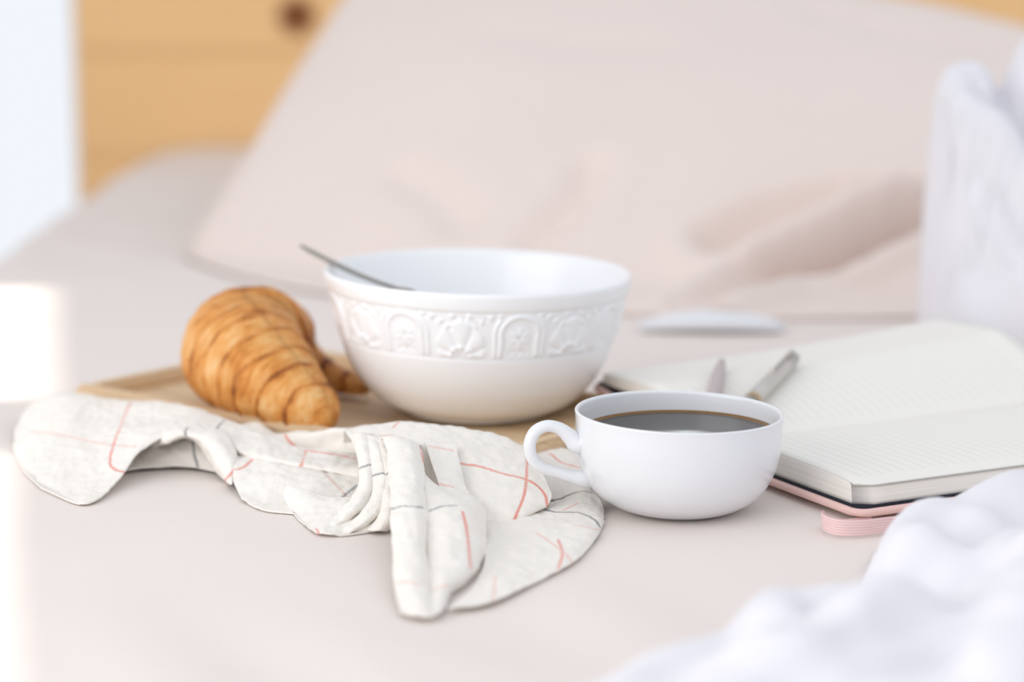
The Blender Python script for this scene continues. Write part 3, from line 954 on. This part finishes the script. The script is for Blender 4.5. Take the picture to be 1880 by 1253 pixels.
# ------------------------------------------------------------------ duvet: crumpled white cover along the right side
DX0, DX1, DY0, DY1 = -0.02, 0.80, 0.42, 2.02
dn = 0.0045
xs = np.arange(DX0, DX1, dn); ys = np.arange(DY0, DY1, dn)
XX, YY = np.meshgrid(xs, ys)
front_b = np.array([(-0.02, 0.840), (0.045, 0.905), (0.105, 0.955), (0.146, 1.010), (0.163, 1.075), (0.178, 1.118), (0.215, 1.140), (0.30, 1.178), (0.40, 1.225), (0.46, 1.27), (0.47, 1.40),
                    (0.44, 1.52), (0.345, 1.545), (0.300, 1.562), (0.286, 1.595), (0.284, 1.65), (0.288, 1.70), (0.35, 1.722), (0.9, 1.722), (0.9, 0.3), (-0.02, 0.3)])
def poly_sd(X, Y, P):
    """signed distance to a closed outline, positive inside"""
    inside = np.zeros(X.shape, bool); best = np.full(X.shape, 9.0)
    n = len(P)
    for i in range(n):
        a, b_ = P[i], P[(i + 1) % n]
        ex, ey = b_ - a
        t = np.clip(((X - a[0]) * ex + (Y - a[1]) * ey) / (ex * ex + ey * ey), 0, 1)
        best = np.minimum(best, np.hypot(X - a[0] - t * ex, Y - a[1] - t * ey))
        c = ((a[1] > Y) != (b_[1] > Y))
        with np.errstate(divide='ignore', invalid='ignore'):
            xi = (b_[0] - a[0]) * (Y - a[1]) / (b_[1] - a[1] + 1e-12) + a[0]
        inside ^= c & (X < xi)
    return np.where(inside, best, -best)
outl = np.vstack([catmull(front_b[:17], 160), front_b[17:]])
SDm = poly_sd(XX, YY, outl)
Hh = np.full(XX.shape, -1.0)
for j in range(len(ys)):
    for i in range(len(xs)):
        d = SDm[j, i]
        if d <= 0: continue
        x, y = XX[j, i], YY[j, i]
        p = Vector((x, y, 0.0))
        if y < 1.45:
            # low crumpled part in front
            top_ = 0.030 + 0.022 * min(1, d / 0.22)
            w = 1 - math.exp(-(d / 0.013))
            a = x * 0.75 - y * 0.66; b_ = x * 0.66 + y * 0.75
            fold = noise.noise(Vector((a * 17, b_ * 6, 1.7))) * 0.55 + noise.noise(Vector((a * 34 + 3, b_ * 12, 5.2))) * 0.28
            fold2 = abs(noise.noise(Vector((a * 11, b_ * 9, 9.0))))
            h = w * (top_ + 0.036 * fold - 0.020 * fold2 + 0.008 * noise.noise(Vector((a * 60, b_ * 30, 2.2))) + 0.012 * math.exp(-((x - 0.20) ** 2 + (y - 1.08) ** 2) / 0.05 ** 2))
        else:
            h = 0.0
        if y > 1.30:
            k = min(1, (y - 1.30) / 0.25)
            cr = noise.noise(Vector(((x + 1.25 * (y - 1.55)) * 27, (x - y) * 4, 3.3)))
            rise = min(1, max(0, (y - 1.548 + 0.030 * cr + 0.010 * noise.noise(Vector(((x + 1.25 * (y - 1.55)) * 70, y * 20, 8.1)))) / 0.11))
            w = (1 - math.exp(-(d / 0.0045) ** 1.2))
            plate = 0.188 + 0.008 * noise.noise(Vector((x * 30, 2.0, 0.4))) - 0.022 * math.exp(-((x - 0.337) / 0.009) ** 2) + 0.035 * min(1, max(0, (x - 0.345) / 0.03))
            h2 = w * ((0.05 + (plate - 0.05) * (rise * rise * (3 - 2 * rise))) + 0.009 * noise.noise(Vector((x * 34, y * 26, 7.7))))
            k = min(1, (y - 1.30) / 0.25)
            h = h * (1 - k) + h2 * k if y < 1.55 else h2
        Hh[j, i] = max(h, 0.0006)
idm = -np.ones(XX.shape, int)
V = []
gy_, gx_ = np.gradient(SDm, dn)
for j in range(len(ys)):
    for i in range(len(xs)):
        d = SDm[j, i]
        if d > 0:
            idm[j, i] = len(V); V.append((XX[j, i], YY[j, i], Hh[j, i]))
        elif d > -dn * 1.5:            # outer ring is drawn in onto the hem line
            idm[j, i] = len(V); V.append((XX[j, i] - d * gx_[j, i], YY[j, i] - d * gy_[j, i], 0.0004))
F = []
for j in range(len(ys) - 1):
    for i in range(len(xs) - 1):
        q = (idm[j, i], idm[j, i + 1], idm[j + 1, i + 1], idm[j + 1, i])
        if min(q) >= 0: F.append(q)
duvet = obj('duvet', V, F, M_duvet)
_vn = np.array([v_.normal for v_ in duvet.data.vertices]); V = np.array(V)
_vn *= np.sign(_vn[:, 2:3] + 1e-9)
_ds = np.zeros(len(V))
for ln, dp, wd in (([(1722, 225), (1770, 300), (1820, 365), (1890, 450)], 0.011, 0.010), ([(1795, 130), (1840, 190), (1890, 240)], 0.012, 0.011), ([(1705, 420), (1760, 500), (1850, 600)], 0.009, 0.011),
                   ([(1735, 300), (1745, 380), (1790, 460), (1870, 540)], 0.006, 0.008), ([(1745, 950), (1790, 985), (1830, 1040)], 0.010, 0.011), ([(1560, 1130), (1680, 1160), (1760, 1240)], 0.010, 0.014), ([(1400, 1215), (1560, 1200)], 0.006, 0.012),
                   ([(1640, 1060), (1740, 1080), (1860, 1130)], 0.009, 0.013)):
    _d = line_dist(V, snap_lines(V[None], [ln], 4))
    _ds += -dp * np.exp(-(_d / wd) ** 2) + 0.45 * dp * np.exp(-((_d - 2.2 * wd) / wd) ** 2)
V = V + _vn * (_ds * np.clip(V[:, 2] / 0.015, 0, 1))[:, None]
V[:, 2] = np.maximum(V[:, 2], 0.0004)
duvet.data.vertices.foreach_set('co', V.reshape(-1)); duvet.data.update()
sub = duvet.modifiers.new('smooth', 'SMOOTH'); sub.iterations = 3; sub.factor = 0.5
tag(duvet, 'crumpled white duvet heaped along the right side of the bed', 'duvet')

# ------------------------------------------------------------------ tea towel
M_towel, _nt, _b = new_mat('crinkled_cotton', (0.84, 0.815, 0.77), 0.95, 0.1, 0.15)
_uv = _nt.nodes.new('ShaderNodeUVMap')
_sep = _nt.nodes.new('ShaderNodeSeparateXYZ'); _nt.links.new(_uv.outputs[0], _sep.inputs[0])
_ca = coords(_nt)
_nz = tex_noise(_nt, 160, 4, _ca)
_nf = tex_noise(_nt, 1100, 3, _ca)
wu = math_n(_nt, 'SINE', math_n(_nt, 'MULTIPLY', _sep.outputs[0], 2 * math.pi / 0.0011))
wv = math_n(_nt, 'SINE', math_n(_nt, 'MULTIPLY', _sep.outputs[1], 2 * math.pi / 0.0011))
weave = math_n(_nt, 'MULTIPLY', wu, wv)
hgt_ = math_n(_nt, 'ADD', math_n(_nt, 'MULTIPLY', weave, 0.10), math_n(_nt, 'ADD', math_n(_nt, 'MULTIPLY', _nf.outputs['Fac'], 1.3), math_n(_nt, 'MULTIPLY', _nz.outputs['Fac'], 1.1)))
bump_from(_nt, _b, hgt_, 0.6, 0.0008)
_ar = _nt.nodes.new('ShaderNodeAttribute'); _ar.attribute_name = 'red_line'
_an = _nt.nodes.new('ShaderNodeAttribute'); _an.attribute_name = 'navy_line'
dots = math_n(_nt, 'ADD', math_n(_nt, 'MULTIPLY', weave, 0.9), 0.62)
dots = math_n(_nt, 'MINIMUM', math_n(_nt, 'MAXIMUM', dots, 0.35), 1.0)
rf = math_n(_nt, 'MULTIPLY', _ar.outputs['Fac'], dots)
nf = math_n(_nt, 'MULTIPLY', _an.outputs['Fac'], dots)
base_c = mix_col(_nt, _nz.outputs['Fac'], (0.93, 0.87, 0.79), (0.96, 0.92, 0.865))
c1 = mix_col(_nt, rf, base_c, (0.84, 0.085, 0.012))
c2 = mix_col(_nt, nf, c1, (0.03, 0.055, 0.095))
_nt.links.new(c2, _b.inputs['Base Color'])

TV, TF, TR_, TN, TUV = [], [], [], [], []
def cloth(rows, nu, nv, red=(), navy=(), faint=(), amp=0.0015, w=0.0008):
    """one leaf of the folded towel; rows run back -> front, points left -> right"""
    S = surf([[at(*p) for p in r] for r in rows], nu, nv)
    n = grid_normals(S)
    flat = S.reshape(-1, 3)
    fn = n.reshape(-1, 3)
    dsp = np.array([noise.noise(Vector((p[0] * 95, p[1] * 60, p[2] * 95))) * 0.6 + noise.noise(Vector((p[0] * 230, p[1] * 160, p[2] * 230 + 5))) * 0.4 + noise.noise(Vector((p[0] * 38, p[1] * 26, p[2] * 38 + 9))) * 0.9 for p in flat])
    flat = flat + fn * (dsp * amp)[:, None]
    flat[:, 2] = np.maximum(flat[:, 2], 0.0009)
    S = flat.reshape(nv, nu, 3)
    def mask(lines, k=1.0):
        if not lines: return np.zeros(len(flat))
        pts = snap_lines(S, lines, 1.5)
        d = line_dist(flat, pts)
        return k * np.clip(1.75 - 1.35 * d / w, 0, 1)
    r = mask(red); fnt = mask(faint, 0.45); nv_ = mask(navy)
    off = len(TV)
    TV.extend(flat); TF.extend(grid_faces(nu, nv, off=off))
    TR_.extend(np.maximum(r, fnt)); TN.extend(nv_)
    au = np.concatenate([np.zeros((nv, 1)), np.cumsum(np.linalg.norm(np.diff(S, axis=1), axis=2), 1)], 1)
    av = np.concatenate([np.zeros((1, nu)), np.cumsum(np.linalg.norm(np.diff(S, axis=0), axis=2), 0)], 0)
    TUV.extend(np.stack([au, av], -1).reshape(-1, 2))

# A: left flap, arched over a hollow, running on into the upper roll that leads to the pleats
cloth([[(66, 760, 1.435), (120, 752, 1.43), (200, 760, 1.42), (285, 765, 1.41), (350, 775, 1.38), (410, 792, 1.34), (480, 815, 1.32), (560, 845, 1.30), (690, 860, 1.28)],
       [(60, 742, 1.395), (118, 722, 1.385), (200, 733, 1.372), (285, 739, 1.357), (350, 750, 1.337), (405, 767, 1.318), (470, 793, 1.295), (550, 822, 1.278), (690, 838, 1.262)],
       [(32, 785, 1.362), (105, 760, 1.345), (200, 768, 1.33), (285, 768, 1.318), (348, 765, 1.308), (403, 778, 1.296), (465, 808, 1.275), (550, 835, 1.26), (690, 846, 1.246)],
       [(25, 825, 1.322), (85, 825, 1.292), (185, 815, 1.285), (270, 790, 1.288), (345, 777, 1.288), (400, 797, 1.276), (455, 828, 1.258), (550, 850, 1.243), (690, 866, 1.230)],
       [(42, 868, 1.272), (95, 885, 1.238), (190, 868, 1.243), (255, 822, 1.262), (340, 785, 1.277), (400, 808, 1.270), (452, 838, 1.258), (550, 858, 1.243), (690, 884, 1.228)],
       [(75, 897, 0.001), (155, 927, 0.001), (215, 882, 1.228), (258, 832, 1.256), (338, 789, 1.278), (400, 806, 1.288), (452, 838, 1.28), (550, 857, 1.27), (690, 882, 1.255)]],
      400, 150, red=[[(240, 738), (225, 775), (210, 815), (202, 850), (212, 864), (228, 868)], [(562, 828), (558, 842), (552, 858)], [(565, 829), (600, 834), (660, 844)]],
      faint=[[(50, 793), (90, 796), (150, 808), (200, 818), (252, 822)]], navy=[[(414, 770), (402, 783), (393, 797)]])
# B: inner leaf seen under the arch
cloth([[(225, 812, 1.30), (290, 800, 1.295), (350, 795, 1.290), (420, 800, 1.284)],
       [(228, 835, 1.285), (290, 828, 1.283), (355, 828, 1.279), (420, 835, 1.272)],
       [(230, 866, 0.002), (290, 859, 0.002), (355, 859, 0.002), (425, 874, 0.002)]],
      120, 50, navy=[[(355, 812), (357, 835), (364, 858)]])
# rolled hem above the hollow, running from the flap's edge into the front drape
cloth([[(276, 812, 1.288), (296, 798, 1.280), (330, 784, 1.283), (370, 783, 1.283), (410, 795, 1.272), (432, 825, 1.258), (436, 850, 1.250)],
       [(276, 815, 1.286), (294, 802, 1.272), (328, 788, 1.272), (368, 792, 1.270), (398, 810, 1.258), (420, 845, 1.243), (432, 872, 1.236)],
       [(280, 818, 1.286), (302, 812, 1.268), (335, 800, 1.266), (365, 806, 1.264), (385, 828, 1.254), (404, 862, 1.242), (424, 890, 1.226)],
       [(284, 818, 1.288), (306, 812, 1.276), (338, 803, 1.276), (362, 812, 1.274), (376, 835, 1.266), (395, 866, 1.256), (416, 886, 1.246)]],
      170, 46, red=[[(412, 884), (422, 874), (432, 862)]], navy=[[(347, 783), (340, 795), (346, 805)]])
# D: back hem curling up behind the roll
cloth([[(440, 782, 1.325), (470, 776, 1.325), (505, 797, 1.315), (560, 797, 1.30), (610, 789, 1.292), (700, 784, 1.28)],
       [(446, 779, 1.318), (475, 778, 1.318), (508, 800, 1.308), (560, 800, 1.293), (612, 792, 1.285), (700, 788, 1.274)],
       [(450, 788, 1.312), (480, 795, 1.308), (512, 815, 1.30), (560, 815, 1.292), (612, 812, 1.286), (700, 808, 1.275)],
       [(455, 800, 1.315), (485, 812, 1.308), (515, 828, 1.30), (560, 838, 1.292), (612, 842, 1.284), (700, 842, 1.275)]],
      150, 50, red=[[(524, 800), (536, 815), (560, 829)]])
# E: front drape under the roll
cloth([[(425, 830, 1.275), (470, 838, 1.268), (540, 852, 1.256), (620, 868, 1.243), (720, 880, 1.235)],
       [(430, 848, 1.248), (470, 845, 1.250), (540, 860, 1.238), (620, 878, 1.226), (720, 892, 1.22)],
       [(428, 880, 1.228), (475, 878, 1.226), (540, 885, 1.219), (620, 902, 1.207), (720, 915, 1.20)],
       [(438, 906, 1.216), (480, 915, 1.206), (545, 922, 1.199), (620, 940, 1.183), (720, 945, 1.18)],
       [(444, 919, 0.001), (484, 937, 0.001), (550, 945, 0.001), (620, 960, 0.001), (720, 965, 0.001)]],
      190, 90, red=[[(430, 864), (446, 860), (464, 845)]], faint=[[(594, 868), (615, 890), (642, 920)]], navy=[[(619, 924), (640, 905), (657, 892)]])
# E2: turned-up lower corner in front of the drape
cloth([[(526, 893, 1.199), (560, 900, 1.196), (610, 915, 1.186), (660, 915, 1.182), (700, 905, 1.18)],
       [(523, 908, 1.197), (560, 915, 1.186), (610, 928, 1.174), (660, 935, 1.166), (705, 935, 1.16)],
       [(530, 930, 1.19), (562, 942, 1.17), (605, 955, 1.155), (655, 962, 1.147), (710, 958, 1.15)],
       [(548, 955, 0.001), (583, 981, 0.001), (622, 984, 0.001), (660, 980, 0.001), (715, 972, 0.001)]],
      120, 60, red=[[(581, 973), (586, 981)]])
# F: two pleats hanging from the top and curving away to the lower left
def pleat(pts, wd, navy):
    a = [(x - wd * 0.55, y - 2, t + 0.006) for x, y, t in pts]
    b_ = [(x - wd * 0.45, y, t - 0.001) for x, y, t in pts]
    c_ = [(x + wd * 0.05, y + 1, t - 0.006) for x, y, t in pts]
    d_ = [(x + wd * 0.5, y + 1, t - 0.002) for x, y, t in pts]
    e_ = [(x + wd * 0.6, y, t + 0.008) for x, y, t in pts]
    rows_ = [[col[k] for col in (a, b_, c_, d_, e_)] for k in range(len(pts))]
    cloth(rows_, 44, 130, navy=navy)
pleat([(664, 796, 1.232), (668, 820, 1.216), (673, 858, 1.196), (672, 895, 1.178), (648, 935, 1.160), (604, 972, 1.150)], 27, [[(661, 861), (672, 857), (682, 855)]])
pleat([(684, 800, 1.228), (694, 828, 1.208), (702, 872, 1.184), (700, 912, 1.166), (680, 945, 1.152), (640, 976, 1.143)], 34, [[(684, 875), (700, 871), (716, 871)]])
pleat([(706, 806, 1.220), (714, 840, 1.198), (718, 885, 1.176), (716, 925, 1.156), (708, 955, 1.146), (690, 974, 1.143)], 36, [[(702, 873), (718, 870)]])
# H: broad top fold on the right
cloth([[(630, 812, 1.272), (700, 800, 1.272), (780, 798, 1.27), (860, 806, 1.264), (925, 820, 1.256), (972, 840, 1.248)],
       [(632, 791, 1.262), (700, 781, 1.262), (775, 777, 1.258), (855, 787, 1.252), (922, 803, 1.245), (968, 824, 1.237)],
       [(636, 796, 1.243), (702, 790, 1.241), (778, 795, 1.235), (858, 806, 1.23), (928, 826, 1.224), (985, 852, 1.214)],
       [(648, 812, 1.235), (712, 815, 1.225), (785, 828, 1.213), (865, 842, 1.207), (940, 862, 1.200), (1004, 888, 1.190)],
       [(660, 836, 1.235), (722, 850, 1.215), (795, 862, 1.198), (875, 882, 1.188), (945, 905, 1.178), (1013, 912, 1.179)],
       [(670, 860, 1.235), (740, 890, 1.205), (808, 905, 1.183), (885, 925, 1.168), (945, 942, 1.161), (1003, 930, 1.173)],
       [(680, 890, 1.235), (750, 920, 1.20), (820, 945, 1.17), (890, 955, 1.158), (940, 960, 1.158), (985, 938, 1.176)]],
      260, 170, red=[[(845, 853), (880, 858), (920, 870), (965, 882), (985, 893), (1000, 910), (1004, 928)], [(967, 833), (967, 870), (963, 905), (955, 930), (943, 955)], [(722, 786), (731, 777)]],
      faint=[[(697, 802), (720, 801), (745, 810)], [(785, 820), (830, 828)]])
# pocket fold lying on the broad fold beside the hem strip
cloth([[(778, 808, 1.216), (805, 813, 1.213), (838, 818, 1.212)],
       [(786, 832, 1.199), (812, 838, 1.197), (841, 842, 1.200)],
       [(796, 862, 1.181), (822, 868, 1.179), (848, 868, 1.186)],
       [(806, 892, 1.168), (830, 897, 1.166), (856, 897, 1.174)],
       [(812, 915, 1.163), (845, 922, 1.160), (872, 925, 1.164)]],
      70, 90, faint=[[(788, 821), (832, 829)], [(806, 890), (832, 896)]])
# G: hem strip falling towards the viewer
cloth([[(694, 818, 1.225), (720, 812, 1.222), (748, 812, 1.22), (772, 822, 1.216)],
       [(700, 803, 1.212), (722, 801, 1.209), (750, 806, 1.205), (770, 818, 1.204)],
       [(708, 822, 1.196), (728, 818, 1.190), (754, 822, 1.187), (775, 834, 1.190)],
       [(714, 860, 1.172), (735, 857, 1.164), (760, 858, 1.162), (778, 866, 1.168)],
       [(717, 930, 1.122), (740, 927, 1.115), (764, 928, 1.114), (780, 934, 1.122)],
       [(721, 1010, 1.074), (742, 1007, 1.067), (768, 1008, 1.066), (785, 1014, 1.073)],
       [(726, 1085, 1.031), (748, 1083, 1.026), (774, 1084, 1.025), (791, 1090, 1.029)],
       [(735, 1125, 0.0012), (755, 1131, 0.0012), (780, 1136, 0.0012), (797, 1135, 0.0012)]],
      64, 300, navy=[[(718, 936), (745, 931), (776, 934)]], faint=[[(729, 1073), (748, 1070), (770, 1077)]], red=[[(770, 822), (774, 838), (776, 850)]])
# panel beside the strip
cloth([[(777, 868, 1.174), (800, 890, 1.168), (830, 900, 1.166), (862, 908, 1.165), (884, 918, 1.164)],
       [(779, 895, 1.150), (805, 905, 1.146), (835, 912, 1.147), (868, 920, 1.148), (892, 938, 1.150)],
       [(781, 940, 1.121), (810, 934, 1.118), (840, 936, 1.118), (868, 948, 1.122), (893, 962, 1.136)],
       [(784, 1010, 1.077), (812, 1000, 1.076), (842, 1000, 1.079), (868, 1005, 1.085), (890, 1008, 1.105)],
       [(790, 1080, 1.034), (812, 1068, 1.038), (838, 1055, 1.048), (860, 1045, 1.058), (879, 1040, 1.082)],
       [(796, 1132, 0.0012), (812, 1122, 0.0015), (830, 1095, 1.037), (846, 1078, 1.048), (862, 1064, 1.066)]],
      120, 210, navy=[[(782, 943), (810, 932), (838, 930)]], red=[[(849, 941), (857, 980), (863, 1044)]], faint=[[(794, 1086), (822, 1076)]])
# I: skirt lying on the sheet, right
cloth([[(868, 925, 1.178), (915, 945, 1.176), (960, 945, 1.178), (1010, 925, 1.19), (1060, 908, 1.205), (1092, 908, 1.203)],
       [(880, 965, 1.148), (920, 962, 1.152), (975, 955, 1.158), (1025, 938, 1.173), (1070, 920, 1.190), (1104, 922, 1.192)],
       [(890, 1030, 1.088), (925, 1010, 1.105), (985, 985, 1.125), (1040, 962, 1.148), (1085, 940, 1.172), (1109, 942, 1.178)],
       [(870, 1082, 1.047), (925, 1055, 1.065), (995, 1025, 1.092), (1055, 995, 1.118), (1095, 965, 1.148), (1108, 962, 1.158)],
       [(822, 1119, 0.001), (900, 1106, 0.001), (1000, 1062, 0.001), (1060, 1027, 0.001), (1092, 993, 0.001), (1104, 972, 0.001)]],
      210, 170, red=[[(1025, 993), (1032, 1020), (1025, 1046)]], navy=[[(1000, 937), (1020, 942), (1060, 943), (1090, 955), (1101, 970)]],
      faint=[[(985, 980), (1030, 1012), (1054, 1037)], [(910, 1060), (905, 1104)], [(1062, 925), (1035, 939)], [(1060, 966), (1098, 975)]])
# J: leaf behind the cup's handle
cloth([[(955, 835, 1.285), (1010, 822, 1.285), (1060, 826, 1.28), (1085, 835, 1.272)],
       [(965, 850, 1.25), (1015, 842, 1.255), (1060, 848, 1.25), (1082, 855, 1.245)],
       [(990, 880, 1.215), (1025, 875, 1.222), (1058, 878, 1.222), (1078, 885, 1.22)],
       [(1000, 920, 1.195), (1030, 915, 1.203), (1060, 905, 1.205), (1085, 905, 1.206)]],
      110, 90, red=[[(1003, 828), (1030, 850), (1064, 860)]], faint=[[(1042, 865), (1022, 877)]])

towel = obj('tea_towel', TV, TF, M_towel)
a1 = towel.data.attributes.new('red_line', 'FLOAT', 'POINT'); a1.data.foreach_set('value', np.array(TR_, float))
a2 = towel.data.attributes.new('navy_line', 'FLOAT', 'POINT'); a2.data.foreach_set('value', np.array(TN, float))
uvl = towel.data.uv_layers.new(name='UVMap')
li = np.zeros(len(towel.data.loops), int); towel.data.loops.foreach_get('vertex_index', li)
uvl.data.foreach_set('uv', np.array(TUV)[li].reshape(-1))
sol = towel.modifiers.new('thickness', 'SOLIDIFY'); sol.thickness = 0.0009; sol.offset = 0.0
tag(towel, 'crumpled cream tea towel with thin red and navy check lines in front of tray', 'towel')
